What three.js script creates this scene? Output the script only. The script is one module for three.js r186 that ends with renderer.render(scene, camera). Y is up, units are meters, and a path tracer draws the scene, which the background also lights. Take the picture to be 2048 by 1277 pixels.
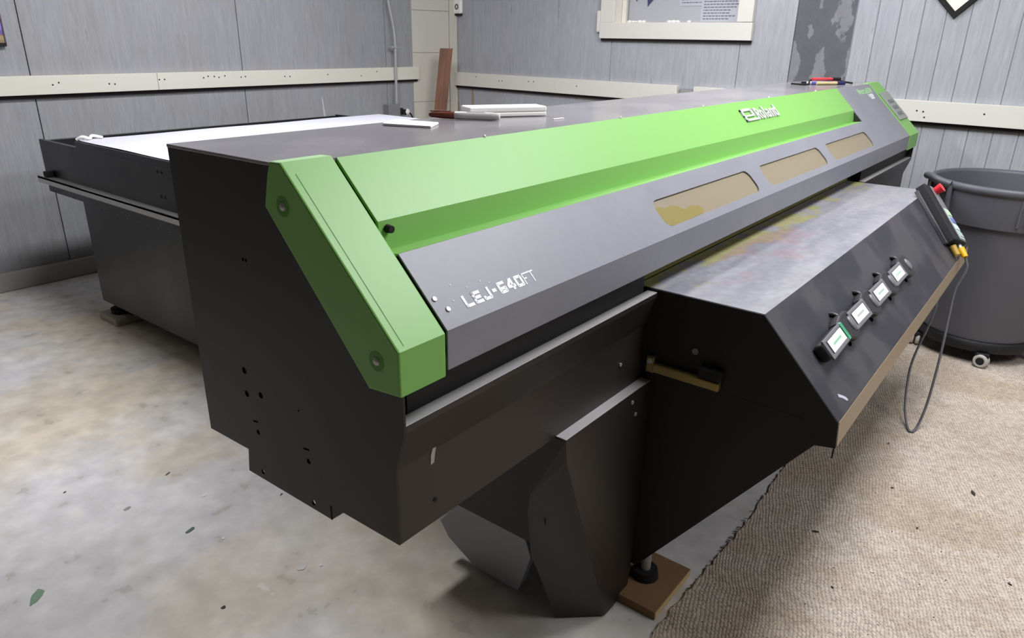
import * as THREE from 'three';
import { RoundedBoxGeometry } from 'three/addons/geometries/RoundedBoxGeometry.js';
import { ConvexGeometry } from 'three/addons/geometries/ConvexGeometry.js';
import { TextGeometry } from 'three/addons/geometries/TextGeometry.js';
import { FontLoader } from 'three/addons/loaders/FontLoader.js';
import { mergeGeometries } from 'three/addons/utils/BufferGeometryUtils.js';
import { RectAreaLightUniformsLib } from 'three/addons/lights/RectAreaLightUniformsLib.js';

// ---------------------------------------------------------------- camera, light, exposure
const scene = new THREE.Scene();
scene.background = new THREE.Color(0x05060a);
const camera = new THREE.PerspectiveCamera(48.13, 2048 / 1277, 0.05, 30);
camera.rotation.order = 'YXZ';
camera.position.set(-0.58, 1.276, 0.63);
camera.rotation.set(-0.3733, -0.9121, 0.01877);
const renderer = new THREE.WebGLRenderer({ antialias: true });
renderer.toneMapping = THREE.LinearToneMapping;
renderer.toneMappingExposure = 1.0;
renderer.shadowMap.enabled = true;
RectAreaLightUniformsLib.init();
// ceiling lamps: centre x, z, length, width, radiance
const LAMPS = [
  { x: 1.35, z: -1.9, len: 1.5, w: 0.2, power: 66, label: 'white strip lamp under the ceiling above the white media sheet' },
  { x: 2.6, z: -0.9, len: 1.0, w: 0.2, power: 42, label: 'white strip lamp under the ceiling between the gantry and the window' },
  { x: 1.60, z: 0.54, len: 1.5, w: 0.6, power: 21, label: 'white strip lamp under the ceiling above the black front bed' },
  { x: 1.60, z: 2.4, len: 1.5, w: 0.6, power: 9, label: 'white strip lamp under the ceiling above the beige carpet' },
];
const LAMP_Y = 2.55;

// ---------------------------------------------------------------- helpers
let seed = 7;
const rnd = () => { seed = (seed * 1664525 + 1013904223) >>> 0; return seed / 4294967296; };
const V2 = (x, y) => new THREE.Vector2(x, y);
const V3 = (x, y, z) => new THREE.Vector3(x, y, z);
const counts = {};
function numbered(n) { counts[n] = (counts[n] ?? -1) + 1; return counts[n] ? `${n}_${String(counts[n]).padStart(3, '0')}` : n; }
function sh(o) { o.castShadow = true; o.receiveShadow = true; return o; }
function tag(o, label, category, group, kind) {
  o.userData.label = label; if (category) o.userData.category = category;
  if (group) o.userData.group = group; if (kind) o.userData.kind = kind; return o;
}
function thing(name, label, category, group) { const g = new THREE.Group(); g.name = numbered(name); scene.add(g); return tag(g, label, category, group); }
function struct(name, label) { const g = new THREE.Group(); g.name = name; scene.add(g); tag(g, label, 'structure part'); g.userData.kind = 'structure'; return g; }
function part(parent, name, geo, mat, label) {
  const m = sh(new THREE.Mesh(Array.isArray(geo) ? merge(geo) : geo, mat));
  m.name = parent === scene ? numbered(name) : name; parent.add(m); if (label) m.userData.label = label; return m;
}
function merge(list) {
  return mergeGeometries(list.map(g => { const n = g.index ? g.toNonIndexed() : g; const c = new THREE.BufferGeometry();
    for (const k of ['position', 'normal', 'uv']) c.setAttribute(k, n.getAttribute(k)); return c; }));
}
// uv in metres from the dominant normal axis
function uvm(geo, ou = 0, ov = 0) {
  const g = geo.index ? geo.toNonIndexed() : geo; const p = g.getAttribute('position'), n = g.getAttribute('normal');
  const uv = new Float32Array(p.count * 2);
  for (let i = 0; i < p.count; i++) {
    const ax = Math.abs(n.getX(i)), ay = Math.abs(n.getY(i)), az = Math.abs(n.getZ(i));
    let u, v; if (ax >= ay && ax >= az) { u = p.getZ(i); v = p.getY(i); } else if (ay >= az) { u = p.getX(i); v = p.getZ(i); } else { u = p.getX(i); v = p.getY(i); }
    uv[i * 2] = u + ou; uv[i * 2 + 1] = v + ov;
  }
  g.setAttribute('uv', new THREE.BufferAttribute(uv, 2)); return g;
}
function box(x0, x1, y0, y1, z0, z1, r = 0.0015, ou = 0, ov = 0) {
  const w = x1 - x0, h = y1 - y0, d = z1 - z0; r = Math.min(r, w * .45, h * .45, d * .45);
  const g = r > 0 ? new RoundedBoxGeometry(w, h, d, 2, r) : new THREE.BoxGeometry(w, h, d);
  g.translate((x0 + x1) / 2, (y0 + y1) / 2, (z0 + z1) / 2); return uvm(g, ou, ov);
}
function shapeOf(pts, holes = []) {
  const s = new THREE.Shape(pts.map(p => V2(p[0], p[1])));
  for (const h of holes) s.holes.push(h instanceof THREE.Path ? h : new THREE.Path(h.map(p => V2(p[0], p[1])))); return s;
}
function extrude(shape, depth, bevel = 0, curve = 8) {
  return new THREE.ExtrudeGeometry(shape, bevel ? { depth: depth - 2 * bevel, bevelEnabled: true, bevelSize: bevel, bevelOffset: -bevel, bevelThickness: bevel, bevelSegments: 2, curveSegments: curve } : { depth, bevelEnabled: false, curveSegments: curve }).translate(0, 0, bevel);
}
// profile given as [z, y], swept along x
function prismX(prof, x0, x1, bevel = 0, holes = []) {
  let pts = prof.map(([z, y]) => [-z, y]);
  if (THREE.ShapeUtils.area(pts.map(p => V2(...p))) < 0) pts = pts.reverse();
  const g = extrude(shapeOf(pts, holes), x1 - x0, bevel); g.rotateY(Math.PI / 2); g.translate(x0, 0, 0); return uvm(g);
}
function cyl(r0, r1, h, seg = 24) { return new THREE.CylinderGeometry(r1, r0, h, seg); }
function tube(pts, r, seg = 40, rad = 8) { return new THREE.TubeGeometry(new THREE.CatmullRomCurve3(pts.map(p => V3(...p))), seg, r, rad, false); }
function frame(parent, name, origin, xa, ya) {      // oriented sub-group that is itself a part
  const x = V3(...xa).normalize(), y = V3(...ya).normalize(), z = V3().crossVectors(x, y);
  const m = new THREE.Matrix4().makeBasis(x, y, z).setPosition(...origin); return m;
}

// ---------------------------------------------------------------- procedural textures
function hash(x, y, s) { let h = (x * 374761393 + y * 668265263 + s * 2147483647) | 0; h = Math.imul(h ^ (h >>> 13), 1274126177); h ^= h >>> 16; return (h >>> 0) / 4294967296; }
function vnoise(x, y, px, py, s) {                   // periodic value noise
  const xi = Math.floor(x), yi = Math.floor(y), fx = x - xi, fy = y - yi, u = fx * fx * (3 - 2 * fx), v = fy * fy * (3 - 2 * fy);
  const m = (a, b) => ((a % b) + b) % b; const x0 = m(xi, px), x1 = m(xi + 1, px), y0 = m(yi, py), y1 = m(yi + 1, py);
  const a = hash(x0, y0, s), b = hash(x1, y0, s), c = hash(x0, y1, s), d = hash(x1, y1, s);
  return a + (b - a) * u + (c - a) * v + (a - b - c + d) * u * v;
}
function fbm(u, v, fx, fy, oct, s) { let a = .5, t = 0, n = 0; for (let i = 0; i < oct; i++) { t += a * vnoise(u * fx, v * fy, fx, fy, s + i * 17); n += a; a *= .5; fx *= 2; fy *= 2; } return t / n; }
const sstep = (a, b, x) => { const t = Math.min(1, Math.max(0, (x - a) / (b - a))); return t * t * (3 - 2 * t); };
const mix3 = (a, b, t) => [a[0] + (b[0] - a[0]) * t, a[1] + (b[1] - a[1]) * t, a[2] + (b[2] - a[2]) * t];
function texture(w, h, sizeU, sizeV, fn, srgb = true) {
  const d = new Uint8Array(w * h * 4);
  for (let j = 0; j < h; j++) for (let i = 0; i < w; i++) {
    const c = fn((i + .5) / w, (j + .5) / h), k = (j * w + i) * 4; const q = typeof c === 'number' ? [c, c, c] : c;
    d[k] = Math.max(0, Math.min(255, q[0])); d[k + 1] = Math.max(0, Math.min(255, q[1])); d[k + 2] = Math.max(0, Math.min(255, q[2])); d[k + 3] = 255;
  }
  const t = new THREE.DataTexture(d, w, h, THREE.RGBAFormat); t.wrapS = t.wrapT = THREE.RepeatWrapping; t.magFilter = THREE.LinearFilter; t.minFilter = THREE.LinearMipmapLinearFilter; t.generateMipmaps = true;
  t.repeat.set(1 / sizeU, 1 / sizeV); if (srgb) t.colorSpace = THREE.SRGBColorSpace; t.needsUpdate = true; return t;
}
function canvasTex(w, h, draw) { const c = document.createElement('canvas'); c.width = w; c.height = h; draw(c.getContext('2d'), w, h); const t = new THREE.CanvasTexture(c); t.colorSpace = THREE.SRGBColorSpace; return t; }
const std = (color, roughness = .6, extra = {}) => new THREE.MeshStandardMaterial({ color, roughness, ...extra });
const phys = (color, roughness, extra) => new THREE.MeshPhysicalMaterial({ color, roughness, ...extra });

// painted plywood: vertical grain, checks, grey over older tan
function plyFn(a, b, tanAmt, s) {
  return (u, v) => {
    const warp = fbm(u, v, 4, 3, 3, s) * .35;
    const g = fbm(u + warp * .08, v, 90, 4, 4, s + 3), f = fbm(u, v, 200, 26, 2, s + 9), m = fbm(u, v, 5, 4, 4, s + 21), q = fbm(u, v, 9, 5, 4, s + 33);
    let c = mix3(a, b, m); c = mix3(c, [150, 143, 134], tanAmt * sstep(.5, .72, q));
    const l = 1 + (g - .5) * .06 + (f - .5) * .1; c = c.map(x => x * l);
    if (g > .74 && f > .56) c = mix3(c, [104, 106, 111], .4 * sstep(.74, .82, g));
    return c;
  };
}
const plyBump = s => (u, v) => { const g = fbm(u + fbm(u, v, 4, 3, 3, s) * .028, v, 90, 4, 4, s + 3); return 255 * (g > .7 ? .25 : .45 + .5 * g); };
const texPlyL = texture(768, 768, 1.4, 1.9, plyFn([150, 152, 155], [158, 159, 161], .3, 11));
const texPlyR = texture(768, 768, 1.5, 1.9, plyFn([166, 168, 173], [172, 174, 178], .08, 51));
const texPlyB = texture(768, 768, 1.4, 1.9, plyBump(11), false);
const texPatch = texture(512, 1024, .34, 1.05, (u, v) => {
  const m = fbm(u, v, 4, 8, 5, 71), e = fbm(u, v, 9, 20, 3, 91); const t = sstep(.48, .53, m + .14 * (v - .5));
  const c = mix3([98, 98, 103], [132, 133, 134], t); const l = .94 + .12 * e; return c.map(x => x * l);
});
const texConcrete = texture(1536, 1536, 3.2, 3.2, (u, v) => {
  const a = fbm(u, v, 5, 5, 5, 101), b = fbm(u, v, 9, 9, 5, 131), f = fbm(u, v, 60, 60, 4, 151), p = fbm(u, v, 16, 16, 4, 171), w = fbm(u, v, 40, 40, 3, 191);
  let c = mix3([218, 207, 186], [212, 210, 207], sstep(.4, .6, a)); c = mix3(c, [204, 192, 170], .6 * sstep(.52, .72, b)); c = mix3(c, [224, 221, 214], .4 * sstep(.56, .74, p));
  const l = .9 + .2 * f; c = c.map(x => x * l);
  if (w > .84) c = mix3(c, [222, 220, 212], .7 * sstep(.84, .86, w)); if (f < .22) c = mix3(c, [176, 166, 150], .4);
  return c;
});
const texConcreteB = texture(768, 768, 3.2, 3.2, (u, v) => 255 * (.35 * fbm(u, v, 16, 16, 4, 171) + .65 * fbm(u, v, 60, 60, 4, 151)), false);
// looped carpet, rows of small loops with dark gaps between
const CARP = 1.1, ROWS = 120, COLS = 100;
function carpetH(u, v) {
  const w1 = (fbm(u, v, 10, 10, 3, 211) - .5) * 2.6, w2 = (fbm(u, v, 14, 14, 3, 219) - .5) * 2.2;
  const r = v * ROWS + u * 40 + w1, row = Math.floor(r), fr = r - row; const c = u * COLS + row * .5 + w2, col = Math.floor(c), fc = c - col;
  const k = hash(col, row, 9), k2 = hash(col, row, 12);
  const dx = (fc - .5 - (k2 - .5) * .3) * 2, dy = (fr - .5) * 2; const d = Math.sqrt(dx * dx * .8 + dy * dy);
  return Math.max(0, 1 - d * d * (.55 + .6 * k));
}
const texCarpet = texture(1792, 1792, CARP, CARP, (u, v) => {
  const h = carpetH(u, v), s = fbm(u, v, 5, 4, 4, 231), f = fbm(u, v, 160, 160, 2, 251), w = fbm(u, v, 22, 22, 3, 271);
  let c = mix3([192, 176, 156], [204, 192, 176], sstep(.35, .65, s)); c = mix3(c, [180, 164, 142], .4 * sstep(.55, .7, w));
  const gap = 1 - sstep(0, .26, h); c = mix3(c, [134, 116, 98], gap * .55); const l = .88 + .24 * f; c = c.map(x => x * l);
  if (f > .86) c = [96, 82, 66]; return c;
});
const texCarpetB = texture(1792, 1792, CARP, CARP, (u, v) => 255 * carpetH(u, v), false);
const texDust = (a, b, s, f = 6) => texture(512, 512, 1.1, 1.1, (u, v) => { const m = fbm(u, v, f, f, 5, s), g = fbm(u, v, 90, 90, 2, s + 5); return mix3(a, b, sstep(.42, .68, m)).map(x => x * (.985 + .03 * g)); });
const texRough = (lo, hi, s, f = 6) => texture(512, 512, 1.1, 1.1, (u, v) => 255 * (lo + (hi - lo) * fbm(u, v, f, f, 5, s)), false);
const texWood = texture(256, 1024, .12, 1.0, (u, v) => { const g = fbm(u + .05 * fbm(u, v, 3, 3, 2, 7), v, 26, 3, 4, 301), k = fbm(u, v, 3, 5, 3, 321); return mix3([92, 58, 40], [142, 98, 70], g).map(x => x * (.82 + .36 * k)); });
const texHood = texture(1024, 1024, 1.7, 1.7, (u, v) => {
  const a = fbm(u, v, 5, 14, 5, 401), b = fbm(u, v, 14, 60, 4, 421), g = fbm(u, v, 120, 120, 2, 441), x = u * 1.7 + (u * 1.7 < .7 ? 1.7 : 0), z = v > .9 ? (v - 1) * 1.7 : v * 1.7;
  let c = mix3([130, 130, 137], [142, 141, 145], sstep(.35, .65, a)); c = mix3(c, [164, 164, 168], .3 * sstep(.52, .7, b));
  const m = fbm(u, v, 18, 26, 4, 461);                       // blotches: yellow along the back edge, faint red further in
  if (z < .07) c = mix3(c, [150, 146, 92], .8 * sstep(.40, .56, m + (x < 1.05 ? .06 : -.02) - Math.max(0, z) * 2.2));
  const d = Math.hypot((x - 1.2) / .24, (z - .08) / .06); if (d < 1.4) c = mix3(c, [146, 120, 124], .45 * sstep(.42, .47, m + .12 - d * .12));
  return c.map(q => q * (.93 + .14 * g));
});

// ---------------------------------------------------------------- materials
const M = {};
M.wallL = std(0xffffff, .72, { map: texPlyL, bumpMap: texPlyB, bumpScale: .0008 });
M.wallR = std(0xffffff, .7, { map: texPlyR, bumpMap: texPlyB, bumpScale: .0006 });
M.patch = std(0xffffff, .85, { map: texPatch });
M.backing = std(0x3c3e42, .9); M.groove = std(0x82848a, .8);
M.trim = std(0xdcdacb, .55); M.trimR = std(0xdedbd0, .5); M.pillar = std(0xc9c6b8, .6);
M.floor = std(0xffffff, .62, { map: texConcrete, bumpMap: texConcreteB, bumpScale: .0016 });
M.carpet = std(0xffffff, .96, { map: texCarpet, bumpMap: texCarpetB, bumpScale: .0018 });
M.shadow_strip = std(0x1f1916, .9); M.curb = std(0xa3a19a, .8, { bumpMap: texConcreteB, bumpScale: .003 });  // near-black brown for the painted shadow lines under rails and window frame
M.ceil = std(0xa9a7a0, .85); M.far = std(0x4c4a48, .85);
M.green = phys(0x78b354, .5, { clearcoat: .2, clearcoatRoughness: .4 });
M.grey = std(0xffffff, .46, { map: texDust([126, 127, 134], [130, 131, 137], 501) });
M.black = std(0x110f0d, .5); M.blackDeep = std(0x070606, .65); M.blackSat = std(0x1d1e21, .45, { roughnessMap: texRough(.6, 1, 541) });
M.legPaint = std(0x26211d, .48);
M.topCover = std(0xffffff, .22, { map: texDust([126, 123, 126], [140, 137, 139], 561), roughnessMap: texRough(.7, 1, 581) });
M.hoodTop = std(0xffffff, .42, { map: texHood, metalness: .15 });
M.hoodFront = std(0xffffff, .48, { map: texDust([44, 44, 50], [66, 65, 68], 621, 8) });
M.alu = std(0xc9c9c6, .38, { metalness: .75 }); M.ledge = std(0x9a9896, .55, { metalness: .2 }); M.steel = std(0xb9b9b5, .5, { metalness: .6 });
M.zinc = std(0x9a8650, .45, { metalness: .5 }); M.lip = std(0xa08e74, .5, { metalness: .2 }); M.olive = std(0x77702f, .5);
M.tan = phys(0x8f8368, .5, { transmission: .2, thickness: 0 }); M.inside = std(0xc2a94a, .6);
M.white = std(0xf2f0ea, .5); M.paper = std(0xeeeef4, .7); M.letter = std(0xf1f3f5, .5); M.chrome = std(0xd2cfd2, .3, { metalness: .15 });
M.plastic = std(0x29292b, .45); M.plasticL = std(0x6d6d70, .4); M.hole = std(0x060606, .95); M.rubber = std(0x121212, .8);
M.bin = std(0x55565c, .55, { roughnessMap: texRough(.75, 1, 661) }); M.dolly = std(0x111113, .6); M.wheel = std(0xb6b5ac, .6);
M.red = std(0xd0202c, .35); M.yellow = std(0xe7b318, .4); M.cable = std(0x66666a, .5); M.wood = std(0xffffff, .6, { map: texWood });
M.ply = std(0x8c6c4a, .8); M.plyEdge = std(0xd9bd84, .75); M.conduit = std(0xb4b5b5, .45, { metalness: .3 }); M.outlet = std(0x8e8f90, .5, { metalness: .3 });

// ---------------------------------------------------------------- room
const CEIL = 2.7;
{
  const f = struct('floor', 'bare worn concrete floor with beige and grey patches');
  part(f, 'slab', box(-6.1, 4.4, -.1, 0, -3.8, 5.6, 0), M.floor);
  // paint flakes and litter on the concrete
  for (const [x, z, sx, sz, c] of [[.34, -2.12, .035, .008, 0xe8e6dc], [.26, -1.36, .02, .006, 0x5b4a3c], [.02, -1.5, .012, .006, 0x4b4036], [.27, -1.17, .018, .012, 0xe9e9e6], [.16, -1.05, .035, .014, 0x5e7068], [-.2, -1.1, .06, .03, 0x7d9a80], [.26, -.69, .028, .02, 0xdcdcd8], [.3, -.66, .014, .01, 0xe8e8e4], [.06, -.72, .012, .01, 0x3f372f], [.1, -1.28, .03, .012, 0x9a9a94], [.42, -1.0, .016, .006, 0x6a5647], [.2, -.95, .012, .01, 0xe4e4e2]]) {
    const s = new THREE.Shape(); const n = 8; for (let i = 0; i < n; i++) { const a = i / n * 6.283, r = .6 + .55 * rnd(); s[i ? 'lineTo' : 'moveTo'](Math.cos(a) * r * sx * .5, Math.sin(a) * r * sz * .5); }
    const g = extrude(s, .0012); g.rotateX(-Math.PI / 2); g.rotateY(rnd() * .8); g.translate(x, .0001, z); part(f, 'paint_flake', g, std(c, .8));
  }
}
tag(part(scene, 'ceiling', box(-6.1, 4.4, CEIL, CEIL + .1, -3.9, 5.6, 0), M.ceil), 'plain pale ceiling above the room', 'ceiling', null, 'structure');
{
  const w = struct('wall_left', 'grey painted plywood wall behind the long table, with vertical panel seams');
  part(w, 'backing', box(-6.1, 4.3, 0, CEIL, -3.8, -3.652, 0), M.backing);
  const xs = [-6.1, -5.08, -3.88, -2.68, -1.48, -.28, .92, 2.12, 3.33, 4.3];
  for (let i = 0; i + 1 < xs.length; i++) part(w, 'plywood_panel', box(xs[i] + .0025, xs[i + 1] - .0025, 0, CEIL, -3.652, -3.64, .001, i * .37, i * .51), M.wallL);
  { const q = new THREE.Shape([V2(2.712, .875), V2(2.72, .874), V2(2.728, .80), V2(2.738, .72), V2(2.728, .70), V2(2.718, .76)]); part(w, 'paint_drip', extrude(q, .0006).translate(0, 0, -3.6399), std(0xc4c5c6, .7), 'pale paint drip on the plywood'); }
  const b = struct('baseboard_left', 'low grey kerb along the foot of the plywood wall');
  part(b, 'kerb', box(-6, 3.9, 0, .094, -3.64, -3.6, .006), M.curb);
  const t = struct('trim_1', 'cream painted rail board nailed along the left plywood wall');
  for (const [a, c] of [[-6, .33], [.332, 1.549], [1.551, 3.64]]) { part(t, 'rail_board', box(a, c, .97, 1.062, -3.64, -3.602, .002), M.trim); }
  part(t, 'shadow_strip', box(-6, 3.64, .952, .97, -3.64, -3.622, .001), M.shadow_strip, 'dark strip painted as the shadow under the rail');  // dark strip painted in for the shadow below the rail
  for (const [x, dy] of [[1.0, 0], [1.03, .01], [1.28, -.004], [1.31, -.006], [1.56, .01], [1.59, .01], [1.83, .012], [1.86, .02], [1.9, .018], [1.93, .012], [1.97, .02], [2.08, .01], [2.11, .012], [2.4, .006], [2.44, .004], [2.75, .01], [3.05, -.006], [3.2, .02]])
    part(t, 'nail_head', new THREE.SphereGeometry(.0045, 8, 6).scale(1, 1, .3).translate(x, 1.016 + dy, -3.602), M.rubber);
}
// right wall: its own frame, local x runs along the wall, local z into the room
const RW = new THREE.Matrix4().makeRotationY(-1.6443).setPosition(4.0, 0, -3.57);
const rw = g => g.applyMatrix4(RW);
{
  const w = struct('wall_right', 'pale grey painted wall of plywood sheets and narrow grooved boards');
  part(w, 'backing', [rw(box(-.5, 1.55, 0, CEIL, -.15, -.012, 0)), rw(box(2.47, 3.1, 0, CEIL, -.15, -.012, 0)), rw(box(3.1, 9.3, 0, CEIL, -.15, -.0035, 0)), rw(box(1.55, 2.47, 0, 1.385, -.15, -.012, 0)), rw(box(1.55, 2.47, 2.25, CEIL, -.15, -.012, 0))], M.groove);
  const P = (u0, u1, y0, y1, o) => part(w, 'plywood_panel', rw(box(u0 + .0015, u1 - .0015, y0, y1, -.012, 0, .001, o, o * .7)), M.wallR);
  P(-.4, .223, 0, CEIL, .1); P(.223, 1.55, 0, CEIL, .6); P(1.55, 2.47, 0, 1.385, 1.3); P(1.55, 2.47, 2.25, CEIL, 1.3); P(2.47, 2.785, 0, CEIL, 1.9); P(2.785, 3.1, 0, 1.075, 2.6); P(2.785, 3.1, 2.1, CEIL, 2.6);
  part(w, 'bare_patch', rw(box(2.787, 3.1, 1.075, 2.1, -.012, -.004, .001, -2.787, -1.075)), M.patch, 'dark bare board where the grey paint stops');
  for (let i = 0; i < 58; i++) { const u = 3.1 + .006 + i * .1065; part(w, 'grooved_board', rw(box(u, u + .1065 - .002, 0, CEIL, -.012, 0, .003, i * .31, i * .17)), M.wallR); }
  for (const [u, y0, y1, wd] of [[.225, .74, .9, .03], [.06, .66, .78, .022]]) { const q = new THREE.Shape(); const n = 14; for (let i = 0; i <= n; i++) q[i ? 'lineTo' : 'moveTo'](u - wd * (.25 + .25 * rnd()), y1 + (y0 - y1) * i / n); for (let i = n; i >= 0; i--) q.lineTo(u + wd * (.25 + .25 * rnd()), y1 + (y0 - y1) * i / n); part(w, 'rust_stain', rw(extrude(q, .0005).translate(0, 0, .0001)), std(0xa08a70, .85), 'brown rust run on the wall'); }
  const t = struct('trim_2', 'white painted rail board along the right wall, notched round a socket');
  for (const [a, c] of [[.0, 1.1], [1.101, 2.1], [2.215, 3.3], [3.301, 9.2]]) part(t, 'rail_board', rw(box(a, c, .918, 1.02, 0, .038, .002)), M.trimR);
  part(t, 'rail_board', rw(box(2.1, 2.215, .918, .965, 0, .038, .002)), M.trimR);
  part(t, 'shadow_strip', rw(box(0, 9.2, .898, .918, 0, .018, .001)), M.shadow_strip, 'dark strip painted as the shadow under the rail');  // same painted shadow line, along the right wall
  for (const [u, dy] of [[.3, .02], [.55, .0], [.58, 0], [.85, .01], [.9, .012], [1.3, .0], [3.5, -.005], [3.53, -.008], [3.54, -.035], [3.8, .0], [2.6, .01]]) part(t, 'nail_head', rw(new THREE.SphereGeometry(.0045, 8, 6).scale(1, 1, .3).translate(u, .975 + dy, .038)), M.rubber);
}
tag(part(scene, 'wall_front', box(-6.1, 4.4, 0, CEIL, 5.5, 5.6, 0), M.far), 'unseen dark grey wall behind the viewer, set far off to cut bounced light', 'wall', null, 'structure');  // out of view; distance and dark colour chosen to reduce bounced light
tag(part(scene, 'wall_side', box(-6.1, -6.0, 0, CEIL, -3.8, 5.6, 0), M.far), 'unseen dark grey wall at the open side of the room, set far off to cut bounced light', 'wall', null, 'structure');  // unseen, kept far and dark so side faces get less bounce
{ // boxed column across the corner
  const t = struct('trim_3', 'cream boxed column of stacked boards in the room corner');
  const a = V3(3.61, 0, -3.645), b = V3(3.995, 0, -3.53), d = b.clone().sub(a), L = d.length(), m = frame(null, '', [a.x, 0, a.z], [d.x, 0, d.z], [0, 1, 0]);
  for (const [y0, y1] of [[0, .42], [.422, .795], [.797, 1.165], [1.167, 1.47], [1.472, 1.9], [1.902, 2.3], [2.302, CEIL]]) part(t, 'cladding_board', box(0, L * .82, y0, y1, -.03, .008, .002).applyMatrix4(m), M.pillar);
  part(t, 'corner_strip', box(L * .82 + .002, L, 0, CEIL, -.03, .016, .003).applyMatrix4(m), M.pillar);
}
{ // window with white frame, pasted over from behind
  const w = struct('window_1', 'window in a white painted frame on the right wall, papered behind the glass');
  part(w, 'frame_board', rw(box(1.464, 2.545, 1.292, 1.39, 0, .03, .003)), M.trimR);
  part(w, 'frame_board', rw(box(1.464, 1.572, 1.39, 2.24, 0, .028, .003)), M.trimR);
  part(w, 'frame_board', rw(box(2.445, 2.54, 1.392, 2.24, 0, .03, .003)), M.trimR);
  part(w, 'frame_board', rw(box(1.44, 2.56, 2.242, 2.33, 0, .03, .003)), M.trimR);
  part(w, 'shadow_strip', rw(box(1.47, 2.54, 1.276, 1.292, 0, .016, .001)), M.shadow_strip, 'dark strip painted as the shadow under the frame');  // shadow line below the window frame, built as a dark strip
  part(w, 'frame_ear', rw(box(1.43, 1.463, 1.33, 1.465, 0, .026, .01)), M.trimR);
  part(w, 'jamb', [rw(box(1.55, 1.574, 1.385, 2.25, -.11, -.001, .001)), rw(box(2.444, 2.47, 1.385, 2.25, -.11, -.001, .001)), rw(box(1.574, 2.444, 1.37, 1.388, -.11, -.001, .001))], M.trimR);
  part(w, 'sash_strip', rw(box(1.576, 1.606, 1.388, 2.25, -.085, -.06, .002)), M.trim);
  part(w, 'backing_sheet', rw(box(1.574, 2.444, 1.388, 2.25, -.112, -.106, 0)), std(0xb7b8bc, .6), 'grey sheet closing the opening');
  const pane = new THREE.MeshPhysicalMaterial({ color: 0xffffff, roughness: .08, transmission: 1, thickness: 0, ior: 1.5 });
  part(w, 'pane', rw(box(1.576, 2.442, 1.389, 2.24, -.07, -.066, 0)), pane);
  for (let i = 0; i < 9; i++) { const u = 1.66 + [0, .03, .05, .08, .11, .3, .33, .36, .44][i]; part(w, 'plaster_crumb', rw(new THREE.DodecahedronGeometry(.008 + .008 * rnd()).scale(1.4, .7, 1).translate(u, 1.397, -.03)), M.white); }
}
{ // notice sheets and pennants on the papered window
  const lines = (x, w, h, rows, s) => { x.fillStyle = '#c3c4ca'; x.fillRect(0, 0, w, h); x.fillStyle = '#6d6d7e'; for (let i = 0; i < rows; i++) { let p = w * .06; const e = w * (.6 + .36 * hash(i, s, 1)); while (p < e) { const l = w * (.03 + .06 * hash(i, p | 0, s)); x.fillRect(p, h * (.05 + i / rows * .93), l, h * .35 / rows); p += l + w * .015; } } };
  const s1 = part(scene, 'notice_sheet', rw(new THREE.BoxGeometry(.27, .3, .0006).translate(2.27, 1.545, -.103)), std(0xffffff, .8, { map: canvasTex(512, 560, (x, w, h) => lines(x, w, h, 17, 3)) }));
  tag(s1, 'printed notice sheet behind the window glass, right-hand and lower one', 'paper');
  const s2 = part(scene, 'notice_sheet', rw(new THREE.BoxGeometry(.24, .3, .0006).translate(2.1, 1.64, -.104)), std(0xffffff, .8, { map: canvasTex(512, 560, (x, w, h) => lines(x, w, h, 17, 8)) }));
  tag(s2, 'printed notice sheet behind the window glass, half covered by another sheet', 'paper');
  for (const [u, y, k] of [[1.655, 1.52, .8], [1.745, 1.49, 1]]) {
    const s = new THREE.Shape([V2(0, 0), V2(.05 * k, .05), V2(.05 * k, .16), V2(-.01, .16)]); const o = part(scene, 'pennant', rw(extrude(s, .001).translate(u, y, -.102)), std(0x28285e, .6));
    tag(o, 'dark blue pointed paper pennant hanging behind the window glass', 'pennant', 'blue pennants in the window');
  }
}
// ---------------------------------------------------------------- lamps
for (const L of LAMPS) {
  const o = thing('ceiling_lamp', L.label, 'lamp', 'ceiling strip lamps');
  const lx = L.len, lz = L.w;
  part(o, 'housing', box(L.x - lx / 2 - .02, L.x + lx / 2 + .02, LAMP_Y + .02, LAMP_Y + .1, L.z - lz / 2 - .02, L.z + lz / 2 + .02, .005), M.white);
  for (const k of [-.29, .29]) part(o, 'hanger', box(L.x + k - .01, L.x + k + .01, LAMP_Y + .1, CEIL, L.z - .01, L.z + .01, 0), M.steel);
  part(o, 'diffuser', box(L.x - lx / 2, L.x + lx / 2, LAMP_Y + .002, LAMP_Y + .019, L.z - lz / 2, L.z + lz / 2, .003), std(0xffffff, .5, { emissive: 0xf8f8ff, emissiveIntensity: 3 }));
  const a = new THREE.RectAreaLight(0xf8f8ff, L.power, lx, lz); a.position.set(L.x, LAMP_Y, L.z); a.lookAt(L.x, 0, L.z); a.castShadow = true; scene.add(a); a.name = numbered('strip_light');
}
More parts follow.
